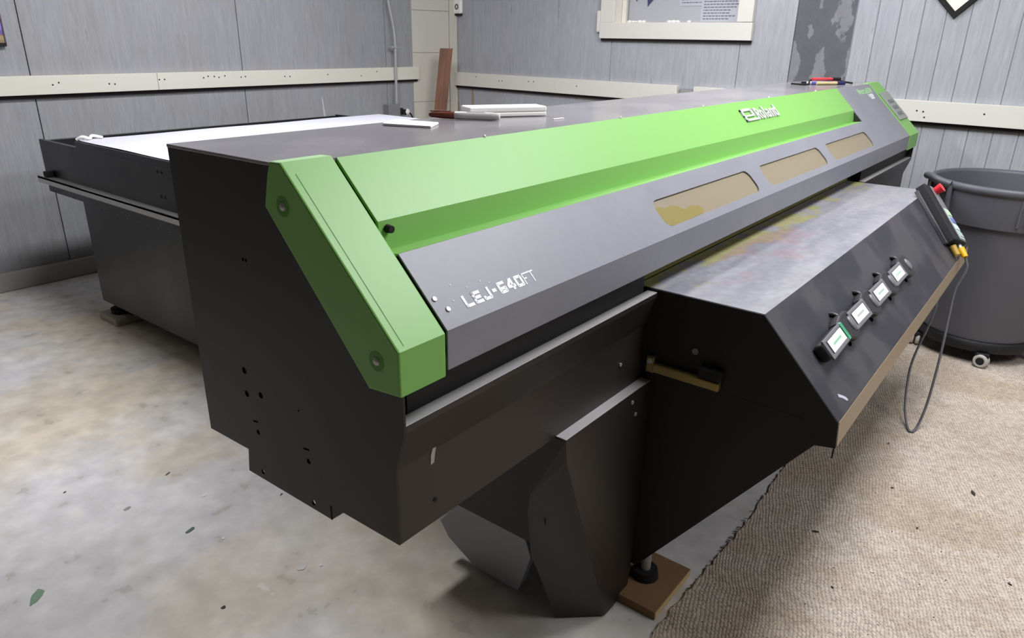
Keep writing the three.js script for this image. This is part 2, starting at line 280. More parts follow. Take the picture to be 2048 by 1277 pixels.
// ---------------------------------------------------------------- carpet
{
  const c = thing('carpet', 'beige looped carpet with a frayed cut edge on the concrete', 'carpet');
  const z0 = .126, x0 = -.9, x1 = 3.45, z1 = 3.2, n = 260; const s = new THREE.Shape(); s.moveTo(x0, -z1); s.lineTo(x1, -z1);
  for (let i = 0; i <= n; i++) { const x = x1 + (x0 - x1) * i / n; s.lineTo(x, -(z0 + (rnd() - .5) * .009 + .006 * Math.sin(x * 7))); }
  const g = extrude(s, .007); g.rotateX(-Math.PI / 2); g.translate(0, .0005, 0); part(c, 'pile', uvm(g), M.carpet);
  const tuft = []; for (let i = 0; i < 330; i++) { const x = .3 + i * .0046 + rnd() * .003; if (rnd() < .62) continue; tuft.push(tube([[x, .006, z0 + .006], [x + .003 * (rnd() - .5), .005, z0 - .001], [x + .006 * (rnd() - .5), .002, z0 - .006 - .006 * rnd()]], .0009, 4, 5)); }
  const tf = part(c, 'frayed_edge', tuft, std(0x6f5d4a, .9)); tf.userData.kind = 'stuff';
  for (const [x, z, l, a] of [[1.75, .62, .03, .4], [1.45, .52, .012, .1], [1.35, .75, .012, 1], [1.9, .35, .012, 0], [1.25, .3, .02, 2], [2.2, .75, .01, 1], [1.05, .4, .01, 1], [1.62, .42, .01, 2]]) {
    const o = part(scene, 'debris_scrap', new THREE.DodecahedronGeometry(.5).scale(l, .005, l * .4).rotateY(a).translate(x, .0095, z), std(0x40362c, .9)); tag(o, 'small dark scrap of litter lying on the beige carpet', 'scrap', 'litter on the carpet');
  }
}

// ================================================================ the printer
const pr = thing('flatbed_printer', 'large flatbed printer with green and grey gantry over a black table', 'printer');
const P4 = [0, .898], SLO = frame(null, '', [0, .898, 0], [1, 0, 0], [0, 1, -1]);      // front slope: local (x, s up the slope, n out)
const onSlope = g => g.applyMatrix4(SLO);
const rrect = (x0, x1, y0, y1, r) => { const s = new THREE.Path(); s.moveTo(x0 + r, y0); s.lineTo(x1 - r, y0); s.absarc(x1 - r, y0 + r, r, -Math.PI / 2, 0); s.lineTo(x1, y1 - r); s.absarc(x1 - r, y1 - r, r, 0, Math.PI / 2); s.lineTo(x0 + r, y1); s.absarc(x0 + r, y1 - r, r, Math.PI / 2, Math.PI); s.lineTo(x0, y0 + r); s.absarc(x0 + r, y0 + r, r, Math.PI, Math.PI * 1.5); return s; };
const X1 = 3.17, XE = 3.37, XS = 2.64;
{ // ---- gantry core
  part(pr, 'gantry_core', [
    prismX([[-.518, 1.104], [-.232, 1.104], [-.15, 1.02], [-.142, .978], [-.122, .968], [-.062, .898], [-.034, .898], [-.034, .846], [-.518, .846]], .03, XE - .04),
    prismX([[-.518, .85], [-.024, .85], [-.024, .782], [-.034, .78], [-.034, .60], [-.518, .60]], .03, .715), prismX([[-.518, .85], [-.024, .85], [-.024, .782], [-.034, .78], [-.034, .60], [-.518, .60]], 2.475, XE - .04)], M.blackDeep);
  // side sheet with punched holes
  const hp = (z, y, r) => { const p = new THREE.Path(); p.absarc(-z, y, r, 0, Math.PI * 2); return p; };
  const slot = (z, y, w, h) => [[-z - w, y], [-z + w, y - h * .8], [-z + w, y - h * .8 + h], [-z - w, y + h]];
  const side = [[-.525, 1.109], [-.218, 1.109], [0, .892], [0, .774], [-.021, .706], [-.02, .579], [-.147, .577], [-.178, .549], [-.41, .545], [-.403, .592], [-.525, .589]];
  const holes = [hp(-.383, .752, .0062), hp(-.384, .708, .006), hp(-.342, .719, .006), hp(-.24, .726, .002), hp(-.364, .641, .005), hp(-.226, .639, .005), hp(-.365, .561, .005), hp(-.224, .561, .0055), slot(-.368, .66, .007, .0035), slot(-.229, .66, .008, .0035), hp(-.345, .953, .003), hp(-.337, .953, .003)];
  part(pr, 'side_panel', prismX(side, 0, .004, 0, holes), M.black); part(pr, 'side_panel', prismX(side, XE - .045, XE - .041), M.black);
  part(pr, 'side_flange', box(-.0006, .0002, .549, .575, -.1795, -.177, 0), M.hole);
  part(pr, 'top_cover', prismX([[-.526, 1.11], [-.214, 1.112], [-.214, 1.107], [-.526, 1.105]], -.001, XE - .04, .001), M.topCover, 'dark dusty top cover');
  // upper green cover with the finger groove along its lower edge
  const up = part(pr, 'upper_cover', prismX([[-.2135, 1.1125], [-.132, 1.031], [-.126, .988], [-.0945, .9905], [-.0945, .987], [-.131, .984], [-.137, 1.029], [-.219, 1.1105]], .088, XS, .0008), M.green, 'light green upper cover');
  part(up, 'knob', cyl(.0065, .0055, .01, 16).rotateX(Math.PI / 2).translate(.103, 1.019, -.124), M.rubber, 'black round knob');
  for (const x of [.42, .9, 1.35, 1.86, 2.36]) part(up, 'white_fleck', new THREE.DodecahedronGeometry(.003).translate(x, 1.1135, -.214), M.white);
  part(up, 'cover_end_plate', prismX([[-.215, 1.108], [-.135, 1.028], [-.13, .99], [-.096, .99], [-.2, .95], [-.22, 1.0]], XS - .012, XS - .002), M.plastic);
  // raised emblem on the green cover
  const font = await new FontLoader().loadAsync('fonts/droid/droid_sans_bold.typeface.json');
  const reg = await new FontLoader().loadAsync('fonts/droid/droid_sans_regular.typeface.json');
  const txt = (s, h, d, f = font) => { const g = new TextGeometry(s, { font: f, size: h, depth: d, curveSegments: 5, bevelEnabled: false }); g.computeBoundingBox(); return g; };
  const fit = (g, x0, x1, y0, y1) => { g.computeBoundingBox(); const b = g.boundingBox; g.translate(-b.min.x, -b.min.y, 0); g.scale((x1 - x0) / (b.max.x - b.min.x), (y1 - y0) / (b.max.y - b.min.y), 1); g.translate(x0, y0, 0); return g; };
  const z = .001, dz = .005; const B = (x0, x1, y0, y1) => box(x0, x1, y0, y1, z, z + dz, .0008);
  const em = part(up, 'emblem', onSlope(merge([B(1.552, 1.632, .264, .273), B(1.552, 1.563, .229, .273), B(1.622, 1.634, .246, .273), B(1.552, 1.634, .244, .25), B(1.552, 1.646, .229, .236), fit(txt('Roland', .03, dz), 1.648, 1.828, .229, .273).translate(0, 0, z)])), M.chrome, 'raised silver emblem and letters');
  // front grey cover with three window openings, and the plain end section
  const W = [[.785, 1.328], [1.41, 1.951], [2.03, 2.57]];
  const slope = extrude(shapeOf([[.089, 0], [X1, 0], [X1, .3026], [XS + .003, .3026], [XS + .003, .1315], [.089, .1315]], W.map(([a, b]) => rrect(a, b, .02, .088, .024))), .003, .0004, 10).translate(0, 0, -.003);
  const fc = part(pr, 'front_cover', [onSlope(uvm(slope)), box(.089, X1, .838, .8985, -.003, 0, .0004)], M.grey, 'dusty grey front cover');
  part(fc, 'section_side', onSlope(box(XS + .001, XS + .003, .13, .3, -.06, -.003, 0)), M.plastic);
  for (const [a, b] of W) { part(fc, 'viewing_window', onSlope(extrude(new THREE.Shape(rrect(a - .008, b + .008, .012, .096, .03).getPoints(8)), .002).translate(0, 0, -.0062)), M.tan, 'dusty tan tinted viewing window'); }
  part(fc, 'wiped_spot', onSlope(extrude(new THREE.Shape([[.787, .07], [.789, .045], [.8, .026], [.815, .021], [.9, .021], [.97, .024], [.985, .032], [.97, .045], [.93, .05], [.9, .046], [.885, .058], [.86, .066], [.83, .064], [.81, .072]].map(q => V2(...q))), .0005).translate(0, 0, -.0041)), std(0x85783c, .4), 'wiped clean yellow spot on the tan window');
  part(fc, 'inner_rail', box(.6, 2.7, .90, .925, -.075, -.05, .002), M.inside);
  // lettering LEJ-640FT, built stroke by stroke
  const GL = []; const cell = .0208, X0 = .1465, HH = .0205, S0 = .0198, T = .0052;
  const R = (i, x0, x1, y0, y1, w = cell * .88) => GL.push(box(X0 + i * cell + x0 * w, X0 + i * cell + x1 * w, S0 + y0 * HH, S0 + y1 * HH, 0, .0006, .0002));
  const t = T / (cell * .88), q = T / HH;
  R(0, 0, t, 0, 1); R(0, 0, 1, 0, q);
  R(1, 0, t, 0, 1); R(1, 0, 1, 0, q); R(1, 0, .92, .5 - q / 2, .5 + q / 2); R(1, 0, 1, 1 - q, 1);
  R(2, 1 - t, 1, .1, 1); R(2, .08, .92, 0, q); R(2, 0, t, .1, .38);
  R(3, .12, .62, .38, .66);
  const k4 = 3.82; R(k4, 0, t, .08, .92); R(k4, .08, .92, 0, q); R(k4, 1 - t, 1, .08, .5); R(k4, .08, .92, .55 - q, .55); R(k4, .08, .95, 1 - q, 1);
  const k5 = 4.82; R(k5, .55, .55 + t, 0, 1); R(k5, 0, 1.05, .2, .2 + q); { const s = new THREE.Shape([V2(X0 + k5 * cell, S0 + .2 * HH), V2(X0 + k5 * cell + .1 * cell, S0 + .2 * HH), V2(X0 + k5 * cell + .75 * cell, S0 + HH), V2(X0 + k5 * cell + .45 * cell, S0 + HH), V2(X0 + k5 * cell, S0 + .45 * HH)]); GL.push(uvm(extrude(s, .0006))); }
  const k6 = 5.85; R(k6, 0, t, .08, .92); R(k6, 1 - t, 1, .08, .92); R(k6, .08, .92, 0, q); R(k6, .08, .92, 1 - q, 1);
  const thin = .0024 / cell; R(6.85, 0, thin * 1.2, 0, 1); R(6.85, 0, .68, 1 - .12, 1); R(6.85, 0, .5, .46, .58); R(7.6, .36, .36 + thin * 1.2, 0, 1); R(7.45, 0, 1, 1 - .12, 1);
  part(fc, 'model_lettering', GL.map(onSlope), M.letter, 'white painted lettering');
  part(fc, 'range_lettering', onSlope(merge([fit(txt('VersaUV', .02, .0006), 2.89, 3.13, .254, .284)])), std(0x9ccb8a, .5), 'pale green lettering');
  part(fc, 'small_lettering', onSlope(merge([fit(txt('LED', .02, .0006), 3.02, 3.1, .236, .25), fit(txt('UV', .02, .0006), 3.03, 3.09, .222, .234)])), M.letter, 'white lettering');
  for (const [x, s] of [[.1, .05], [.112, .029]]) { part(fc, 'screw', onSlope(cyl(.0042, .0036, .002, 14).rotateX(Math.PI / 2).translate(x, s, .001)), M.steel); }
  for (const [x, s] of [[.142, .062], [.168, .05], [.2, .052], [.216, .045], [.13, .038]]) part(fc, 'white_fleck', onSlope(new THREE.DodecahedronGeometry(.0012).scale(1, 1.3, .4).translate(x, s, .0003)), M.white);
  // end caps
  const capP = [[-.249, 1.094], [-.262, 1.049], [-.06, .826], [.002, .832], [.002, .897], [-.2165, 1.1155], [-.24, 1.1145]];
  const capL = part(pr, 'end_cap', prismX(capP, -.006, .083, .0028), M.green, 'green folded end cap');
  for (const [zz, y] of [[-.218, 1.055], [-.041, .873]]) { part(capL, 'screw_recess', cyl(.0145, .0145, .0012, 24).rotateZ(Math.PI / 2).translate(-.0058, y, zz), std(0x4d8f2c, .5)); part(capL, 'screw', new THREE.SphereGeometry(.006, 14, 10).scale(.5, 1, 1).translate(-.0064, y, zz), M.steel); }
  part(capL, 'fold_line', onSlope(box(.0075, .0083, .004, .285, .0004, .0011, 0)), std(0x3d7a25, .6));
  const capR = part(pr, 'end_cap', prismX(capP, X1 + .003, XE, .0028), M.green, 'green end cap with control panel');
  const cp = part(capR, 'control_panel', onSlope(box(X1 + .03, XE - .006, .085, .245, .001, .006, .002)), std(0x8f958c, .5));
  for (let i = 0; i < 6; i++) part(cp, 'button', onSlope(box(X1 + .07 + (i % 2) * .05, X1 + .1 + (i % 2) * .05, .11 + (i >> 1) * .035, .128 + (i >> 1) * .035, .006, .009, .002)), M.plasticL);
  // silver ledge and folded lower panels at both ends
  for (const [a, b] of [[.004, .734], [2.46, XE - .046]]) {
    const lp = part(pr, 'lower_panel', prismX([[0, .784], [0, .774], [-.021, .706], [-.02, .579], [-.024, .579], [-.025, .706], [-.004, .775], [-.004, .782]], a, b, .0006), M.legPaint, 'black folded lower front panel');
    part(lp, 'ledge', box(a, b, .780, .7845, -.024, -.0005, .0008), M.ledge, 'pale worn metal ledge');
  }
  const sc = new THREE.Shape([V2(.069, .683), V2(.076, .684), V2(.079, .7), V2(.085, .725), V2(.078, .722), V2(.072, .704), V2(.07, .7)]);
  part(pr, 'scuff_mark', extrude(sc, .0004).translate(0, 0, -.0205), std(0xa9a4a0, .8), 'pale scrape in the black paint');
  part(pr, 'bolt', cyl(.004, .004, .002, 12).rotateX(Math.PI / 2).translate(.632, .647, -.019), M.steel);
  part(pr, 'bolt_hole', cyl(.004, .004, .001, 12).rotateX(Math.PI / 2).translate(.076, .618, -.0198), M.hole);
}
{ // ---- tapered leg housing below the gantry
  const hull = p => uvm(new ConvexGeometry(p.map(v => V3(...v))));
  part(pr, 'leg_housing', hull([[.402, .578, .003], [.733, .578, .003], [.735, .19, .003], [.716, .02, .003], [.652, .006, .003], [.61, .006, .003], [.408, .53, .003], [.386, .441, -.063], [.398, .379, -.077], [.432, .249, -.09], [.533, .004, -.083], [.7, .004, -.083], [.73, .57, -.083], [.395, .575, -.06]]), M.legPaint, 'tapered black leg housing');
  part(pr, 'housing_ledge', box(.402, .733, .5785, .5805, -.022, .003, .0008), M.ledge, 'pale top edge with the light from above put into its colour');  // pale colour paints the light caught by the upward face
  part(pr, 'bolt', cyl(.0045, .0045, .002, 12).rotateX(Math.PI / 2).translate(.656, .556, .004), M.steel);
  part(pr, 'bolt', cyl(.0045, .0045, .002, 12).rotateX(Math.PI / 2).translate(.675, .52, .004), M.steel);
  part(pr, 'belly_panel', box(.46, .738, .25, .598, -.5, -.085, .002), M.black);
  part(pr, 'rear_plate', prismX([[-.46, .10], [-.335, .249], [-.226, .249], [-.19, .198], [-.165, .133], [-.2, .012], [-.34, .012], [-.43, .06]], .536, .56, .002), std(0x9b9ba1, .5), 'grey angled plate under the gantry');
  part(pr, 'plate_slot', prismX([[-.3, .2], [-.293, .2], [-.283, .18], [-.29, .18]], .535, .5365), M.hole);
  part(pr, 'housing_slot', box(-.012, .012, -.002, .002, -.001, .001, 0).rotateY(.6).translate(.425, .36, -.052), M.hole);
}
{ // ---- table behind the gantry
  part(pr, 'table_side', box(.738, .756, .563, .806, -3.19, -.06, .002), M.blackSat, 'black table side rail');
  part(pr, 'table_side', box(2.46, 2.478, .563, .806, -3.19, -.06, .002), M.blackSat);
  part(pr, 'table_end', box(.756, 2.46, .563, .800, -3.19, -3.17, .002), M.blackSat);
  part(pr, 'table_bed', box(.74, 2.476, .70, .832, -2.8, -.06, .0015), M.blackSat);
  part(pr, 'table_floor', box(.756, 2.46, .57, .70, -3.17, -.06, 0), M.blackDeep);
  part(pr, 'bed_front', box(.745, 2.39, .7915, .832, -.06, -.052, .001), M.olive, 'olive front edge of the bed');  // plain olive band along the bed front
  part(pr, 'guide_rail', [box(.70, .738, .632, .642, -3.19, -.53, .001), box(.70, .704, .612, .642, -3.19, -.53, .001)], M.alu, 'bare aluminium guide rail');
  part(pr, 'rail_stop', box(.705, .737, .643, .668, -3.13, -3.09, .004), M.rubber);
  const ba = part(pr, 'base_cabinet', box(.748, 2.47, .086, .567, -2.86, -.2, .003), M.blackSat, 'black base cabinet');
  for (let i = 0; i < 12; i++) part(ba, 'rivet', new THREE.SphereGeometry(.005, 8, 6).scale(.4, 1, 1).translate(.748, .55, -2.78 + i * .085), M.plasticL);
  for (const [z, y] of [[-2.1, .785], [-2.07, .785], [-2.1, .69], [-2.07, .69]]) part(pr, 'side_screw', new THREE.SphereGeometry(.007, 10, 8).scale(.4, 1, 1).translate(.738, y, z), M.rubber);
  for (const [x, z] of [[.79, -2.78], [2.42, -2.78]]) { const f = part(pr, 'levelling_foot', cyl(.045, .045, .022, 24).translate(x, .047, z), M.rubber); part(f, 'stem', cyl(.014, .014, .045, 12).translate(x, .075, z), M.plasticL); }
}
{ // ---- front bed hood
  const H0 = .737, H1 = 2.39;
  part(pr, 'hood_core', prismX([[-.03, .786], [.224, .786], [.386, .613], [.386, .572], [.34, .56], [.004, .1], [-.08, .1], [-.08, .6], [-.03, .6]], H0 + .006, H1 - .004), M.blackDeep);
  part(pr, 'hood_top', prismX([[-.05, .791], [.2265, .791], [.2245, .787], [-.05, .787]], H0, H1, .0006), M.hoodTop, 'dusty blotched top plate of the front bed');
  const hsd = V3(0, .177, -.167).normalize(), hF = new THREE.Matrix4().makeBasis(V3(1, 0, 0), hsd, V3().crossVectors(V3(1, 0, 0), hsd)).setPosition(0, .614, .393), onH = g => g.applyMatrix4(hF);
  const LX = [1.0, 1.19, 1.383, 1.578];
  const oval = (cx, cy, a, b, r) => { const p = new THREE.Path(); p.absellipse(cx, cy, a, b, 0, Math.PI * 2, false, r); return p; };
  const front = part(pr, 'hood_front', onH(uvm(extrude(shapeOf([[H0, 0], [H1, 0], [H1, .2433], [H0, .2433]], LX.flatMap(x => [oval(x, .152, .014, .009, .2), oval(x - .002, .087, .014, .009, .2)])), .003, .0005).translate(0, 0, -.003))), M.hoodFront, 'sloping black front panel');
  part(pr, 'hood_side', prismX([[-.03, .79], [.226, .79], [.393, .613], [.397, .56], [.36, .553], [.33, .602], [.0, .607], [-.03, .607]], H0 - .003, H0 + .004, .0006), M.blackDeep, 'black side plate of the front bed');
  part(pr, 'hood_skirt', prismX([[-.03, .606], [.335, .600], [.36, .553], [.011, .075], [-.09, .075], [-.09, .55]], H0, H0 + .006), M.blackDeep);
  part(pr, 'hood_lip', prismX([[.3935, .612], [.3975, .561], [.394, .561], [.390, .612]], H0 + .004, H1, .0005), M.lip, 'tan metal lip below the front panel');
  part(pr, 'lip_pin', cyl(.0015, .0015, .03, 8).translate(H0 - .001, .552, .394), M.rubber);
  // bracket bar at the hood side
  const br = part(pr, 'support_bar', [box(.717, .733, .608, .627, .012, .162, .003).applyMatrix4(new THREE.Matrix4())], M.zinc, 'yellow zinc plated bar');
  part(br, 'bracket_plate', box(.722, .734, .604, .64, -.006, .012, .002), M.zinc); part(br, 'bolt', cyl(.006, .006, .01, 12).rotateZ(Math.PI / 2).translate(.722, .632, .004), M.steel);
  part(br, 'clamp', box(.715, .734, .63, .652, .115, .165, .002), M.rubber);
  part(pr, 'bolt', cyl(.007, .007, .003, 14).rotateZ(Math.PI / 2).translate(.733, .677, .098), M.plasticL);
  part(front, 'chip_mark', onH(extrude(new THREE.Shape([V2(.80, .03), V2(.812, .022), V2(.822, .012), V2(.829, .012), V2(.826, .02), V2(.814, .029), V2(.803, .036)]), .0004)), std(0xb9bac4, .7), 'pale chip in the paint');
  // four clip-on sensors with white labels
  LX.forEach((cx, i) => {
    const g = new THREE.Group(); g.name = 'label_clip'; pr.add(g); g.userData.label = ['black clip with a white label and a green stripe', 'black clip with a white label'][i ? 1 : 0];
    const m = new THREE.Matrix4().multiplyMatrices(hF, new THREE.Matrix4().makeRotationZ(i ? 0 : .03).setPosition(cx, .12, 0)); const P = (n, geo, mt, l) => part(g, n, geo.applyMatrix4(m), mt, l);
    P('body', box(-.182, -.045, -.019, .02, .001, .026, .008), M.plastic);
    P('rim', uvm(extrude(shapeOf([[-.178, -.021], [-.05, -.021], [-.05, .022], [-.178, .022]], [[[-.165, -.0125], [-.165, .0145], [-.06, .0145], [-.06, -.0125]]]), .005, .0018).translate(0, 0, .022)), M.plasticL);
    P('head', uvm(extrude(shapeOf([[-.055, -.021], [-.03, -.024], [-.01, -.034], [.02, -.034], [.036, -.02], [.04, .0], [.034, .022], [.016, .03], [-.02, .03], [-.055, .022]]), .022, .004).translate(0, 0, .002)), M.plastic);
    P('oval_button', new THREE.SphereGeometry(1, 16, 10).scale(.013, .018, .006).translate(.01, -.002, .024), M.plasticL);
    P('label_plate', new THREE.BoxGeometry(.094, .026, .0012).translate(-.113, .001, .0268), std(0xf2f4f2, .6));
    P('label_print', new THREE.BoxGeometry(.052, .005, .0004).translate(-.113, .001, .0276), std([0x8fc0a0, 0xa9b0ac, 0x9bb5a6, 0x9cc2a8][i], .6));
    if (!i) P('stripe', box(-.061, -.047, -.02, .021, .022, .0285, .002), std(0x3c9a70, .5), 'green stripe');
    P('wire_stub', tube([[-.002, .026, .012], [-.002, .036, .004], [-.002, .04, -.016]], .006, 8, 8), M.plastic);
  });
  // hand pendant docked at the far end
  const pd = thing('hand_pendant', 'black hand control with a red button docked on the hood', 'remote control');
  const pm = new THREE.Matrix4().multiplyMatrices(hF, new THREE.Matrix4().makeRotationZ(-.47).setPosition(2.225, .15, 0)); const Q = (n, g, mt, l) => part(pd, n, g.applyMatrix4(pm), mt, l);
  Q('body', box(-.045, .04, -.118, .118, .004, .038, .005), M.rubber); Q('face_plate', box(-.008, .038, -.112, .114, .038, .041, .0012), M.plasticL);
  Q('label_strip', box(-.004, .034, -.106, .02, .041, .0422, .0003), std(0xb7c9c0, .5)); for (let i = 0; i < 4; i++) Q('key', box(.0, .03, -.098 + i * .029, -.078 + i * .029, .0422, .0445, .001), std([0x9fb8b0, 0xc9d4d0, 0x6a76b8, 0xb5d6a8][i], .5));
  Q('stop_button', cyl(.013, .017, .024, 20).rotateX(Math.PI / 2).translate(.018, .098, .053), M.red, 'red mushroom stop button');
  Q('connector', cyl(.009, .012, .034, 16).translate(.012, -.149, .022), M.yellow, 'yellow cable connector'); Q('connector_nut', cyl(.008, .008, .016, 12).translate(.012, -.125, .022), M.steel);
  part(pr, 'pendant_dock', [box(-.06, -.048, -.12, .1, 0, .014, .002).applyMatrix4(pm)], M.hoodFront);
  part(pr, 'connector_socket', cyl(.009, .011, .036, 14).translate(-.022, -.143, .0135).applyMatrix4(pm), std(0xa98a2c, .5));
  const c0 = V3(.012, -.167, .022).applyMatrix4(pm);
  const cb = part(scene, 'pendant_cable', tube([[c0.x, c0.y, c0.z], [c0.x, c0.y - .035, c0.z + .012], [2.155, .516, .408], [2.14, .422, .41], [2.12, .336, .415], [2.1, .217, .418], [2.08, .087, .415], [2.055, .02, .405], [2.025, .0125, .395], [2.055, .016, .378], [2.115, .049, .352], [2.17, .108, .335], [2.225, .172, .325], [2.29, .22, .325], [2.35, .29, .335], [2.41, .37, .34], [2.46, .43, .32], [2.47, .5, .25]], .0042, 90, 8), M.cable);
  tag(cb, 'thin grey cable looping from the yellow connector down to the carpet', 'cable');
  for (const dx of [0, .018]) { const o = part(scene, 'blue_clip', box(2.405 + dx, 2.413 + dx, .135, .165, .235, .25, .003), std(0x4f86b4, .5)); tag(o, 'small blue plastic clip hanging beyond the hood', 'clip', 'blue clips beyond the hood'); }
}
// ---------------------------------------------------------------- things on and around the printer
{
  const s = thing('media_sheet', 'large white media sheet lying over the table bed', 'sheet');
  const n = 40, g = new THREE.PlaneGeometry(1.735, 2.26, n, n); g.rotateX(-Math.PI / 2); g.translate(1.62, .834, -1.68); const p = g.getAttribute('position');
  for (let i = 0; i < p.count; i++) { const x = p.getX(i), z = p.getZ(i); p.setY(i, .8335 + .0015 * Math.sin(x * 9 + z * 5) * Math.sin(z * 7) + .0015); } g.computeVertexNormals();
  const g2 = g.clone(); g2.translate(0, -.0008, 0); part(s, 'sheet_surface', g, std(0xc9c9d2, .8, { side: THREE.DoubleSide }));
  const cr = thing('crumpled_tape', 'crumpled strip of white tape at the back corner of the media sheet', 'tape');
  part(cr, 'strip', tube([[.745, .838, -2.79], [.765, .85, -2.775], [.79, .842, -2.77], [.81, .85, -2.79], [.85, .84, -2.78]], .007, 20, 6).scale(1, 1, 1), M.white);
  const k = part(scene, 'pencil', cyl(.004, .004, .1, 6).rotateZ(Math.PI / 2).rotateY(.3).translate(.8, .841, -1.72), std(0xb0603a, .5)); tag(k, 'orange pencil on the white media sheet', 'pencil');
}
{
  const m = thing('marker_pen', 'brown capped marker pen with a white barrel on the gantry top', 'marker');
  const a = V3(.583, 1.1195, -.511), b = V3(.66, 1.1195, -.373), d = b.clone().sub(a).normalize(), mm = new THREE.Matrix4().makeBasis(V3(0, 1, 0).cross(d).normalize().multiplyScalar(-1), d, V3(0, 1, 0)).setPosition(a);
  const lat = pts => new THREE.LatheGeometry(pts.map(p => V2(p[0], p[1])), 20).applyMatrix4(mm);
  part(m, 'cap', lat([[.0001, 0], [.004, .001], [.006, .006], [.0077, .03], [.0082, .058], [.0001, .058]]), std(0x6a3422, .35), 'brown cap'); part(m, 'clip', box(-.0015, .0015, .003, .05, .007, .0095, .001).applyMatrix4(mm), std(0x6a3422, .35));
  part(m, 'barrel', lat([[.0001, .0585], [.0083, .0585], [.0085, .075], [.0085, .14], [.0075, .156], [.005, .158], [.0001, .158]]), std(0xcfcbc9, .4), 'white barrel');
  part(m, 'print', box(-.003, .003, .085, .125, .0082, .0087, .0002).applyMatrix4(mm), std(0x8d8a8b, .6));
  const e = new THREE.Shape([V2(.419, .48), V2(.453, .379), V2(.514, .416), V2(.49, .519)]); const er = part(scene, 'plastic_tile', extrude(e, .0045, .001).rotateX(-Math.PI / 2).translate(0, 1.111, 0), M.white);
  tag(er, 'flat white plastic tile on the gantry top next to the marker', 'tile');
  const pc = thing('pencil_case', 'long white rounded plastic case on the gantry top', 'case');
  const A = V3(.70, 0, -.49), Bv = V3(.862, 0, -.40); const dd = Bv.clone().sub(A), L = dd.length() + .004, ang = -Math.atan2(dd.z, dd.x), mc = new THREE.Matrix4().makeRotationY(ang).setPosition((A.x + Bv.x) / 2 - .03, 1.112, (A.z + Bv.z) / 2 + .01);
  const C = (n, g, l) => part(pc, n, g.applyMatrix4(mc), M.white, l); C('base', box(-L / 2, L / 2, 0, .0095, -.03, .03, .003)); C('lid', box(-L / 2, L / 2, .0096, .022, -.03, .03, .0035)); C('latch', box(L * .1, L * .25, .0215, .0232, -.012, .012, .001));
  const sv = part(scene, 'plastic_sliver', box(.76, .80, 1.112, 1.114, -.305, -.301, .0005), M.white); tag(sv, 'thin white sliver lying on the gantry top near the green edge', 'scrap');
  // bundle of pens at the far end of the gantry top
  const cols = [[0x16161a, .044], [0xe6e4e0, .027], [0x5a57a8, .01], [0xc9bb86, -.007], [0xd0404a, .0185]];
  cols.forEach(([c, dz], i) => {
    const o = thing('pen', ['black pen in the pen heap on the gantry top', 'white pen in the pen heap on the gantry top', 'violet pen in the pen heap on the gantry top', 'straw coloured pen in the pen heap on the gantry top', 'red pen on top of the pen heap on the gantry'][i], 'pen', 'heap of pens on the gantry top');
    const y = 1.112 + .007 + (i === 4 ? .0155 : 0), mp = new THREE.Matrix4().makeRotationY(-.55).setPosition(2.86 + i * .012, y, -.33 - dz);
    part(o, 'barrel', cyl(.0065, .0065, .12, 12).rotateZ(Math.PI / 2).applyMatrix4(mp), std(c, .4)); part(o, 'cap', cyl(.0075, .0075, .045, 12).rotateZ(Math.PI / 2).translate(.075, 0, 0).applyMatrix4(mp), std([0x16161a, 0x28285a, 0xd86a78, 0x28285a, 0x16161a][i], .4));
  });
  const cw = part(scene, 'wire_loop', tube([[2.74, 1.117, -.43], [2.78, 1.116, -.37], [2.85, 1.13, -.385], [2.95, 1.134, -.33], [3.02, 1.122, -.28], [3.06, 1.117, -.26]], .004, 30, 6), M.rubber); tag(cw, 'black wire bent over the pen heap on the gantry top', 'wire');
}
{ // support blocks and the foot near the hood
  const w = thing('wood_block', 'plywood block under the machine foot beside the carpet edge', 'block'); part(w, 'top_ply', box(.675, .868, .001, .024, -.03, .1, .001), M.ply); part(w, 'edge_ply', box(.676, .867, .004, .021, .1, .102, .0005), M.plyEdge);
  const f = part(pr, 'levelling_foot', cyl(.034, .03, .022, 20).translate(.775, .036, .02), M.rubber, 'rusty black levelling foot'); part(f, 'stem', cyl(.012, .012, .05, 12).translate(.775, .07, .02), M.steel);
  const w2 = thing('wood_block', 'pale wooden block under the rear foot of the table', 'block'); part(w2, 'plank', box(.72, .87, .001, .035, -2.86, -2.69, .002), std(0xa9a496, .8));
  const b = thing('wooden_plank', 'brown stained wooden plank leaning against the corner column', 'plank');
  const pm = new THREE.Matrix4().makeBasis(V3(.707, 0, .707), V3(.15, 1, .02).normalize(), V3(-.707, .06, .707).normalize()).setPosition(3.53, 0, -3.44); part(b, 'board', uvm(new THREE.BoxGeometry(.098, 1.215, .02).translate(.03, .6075, 0), .06, 0).applyMatrix4(pm), M.wood);
}
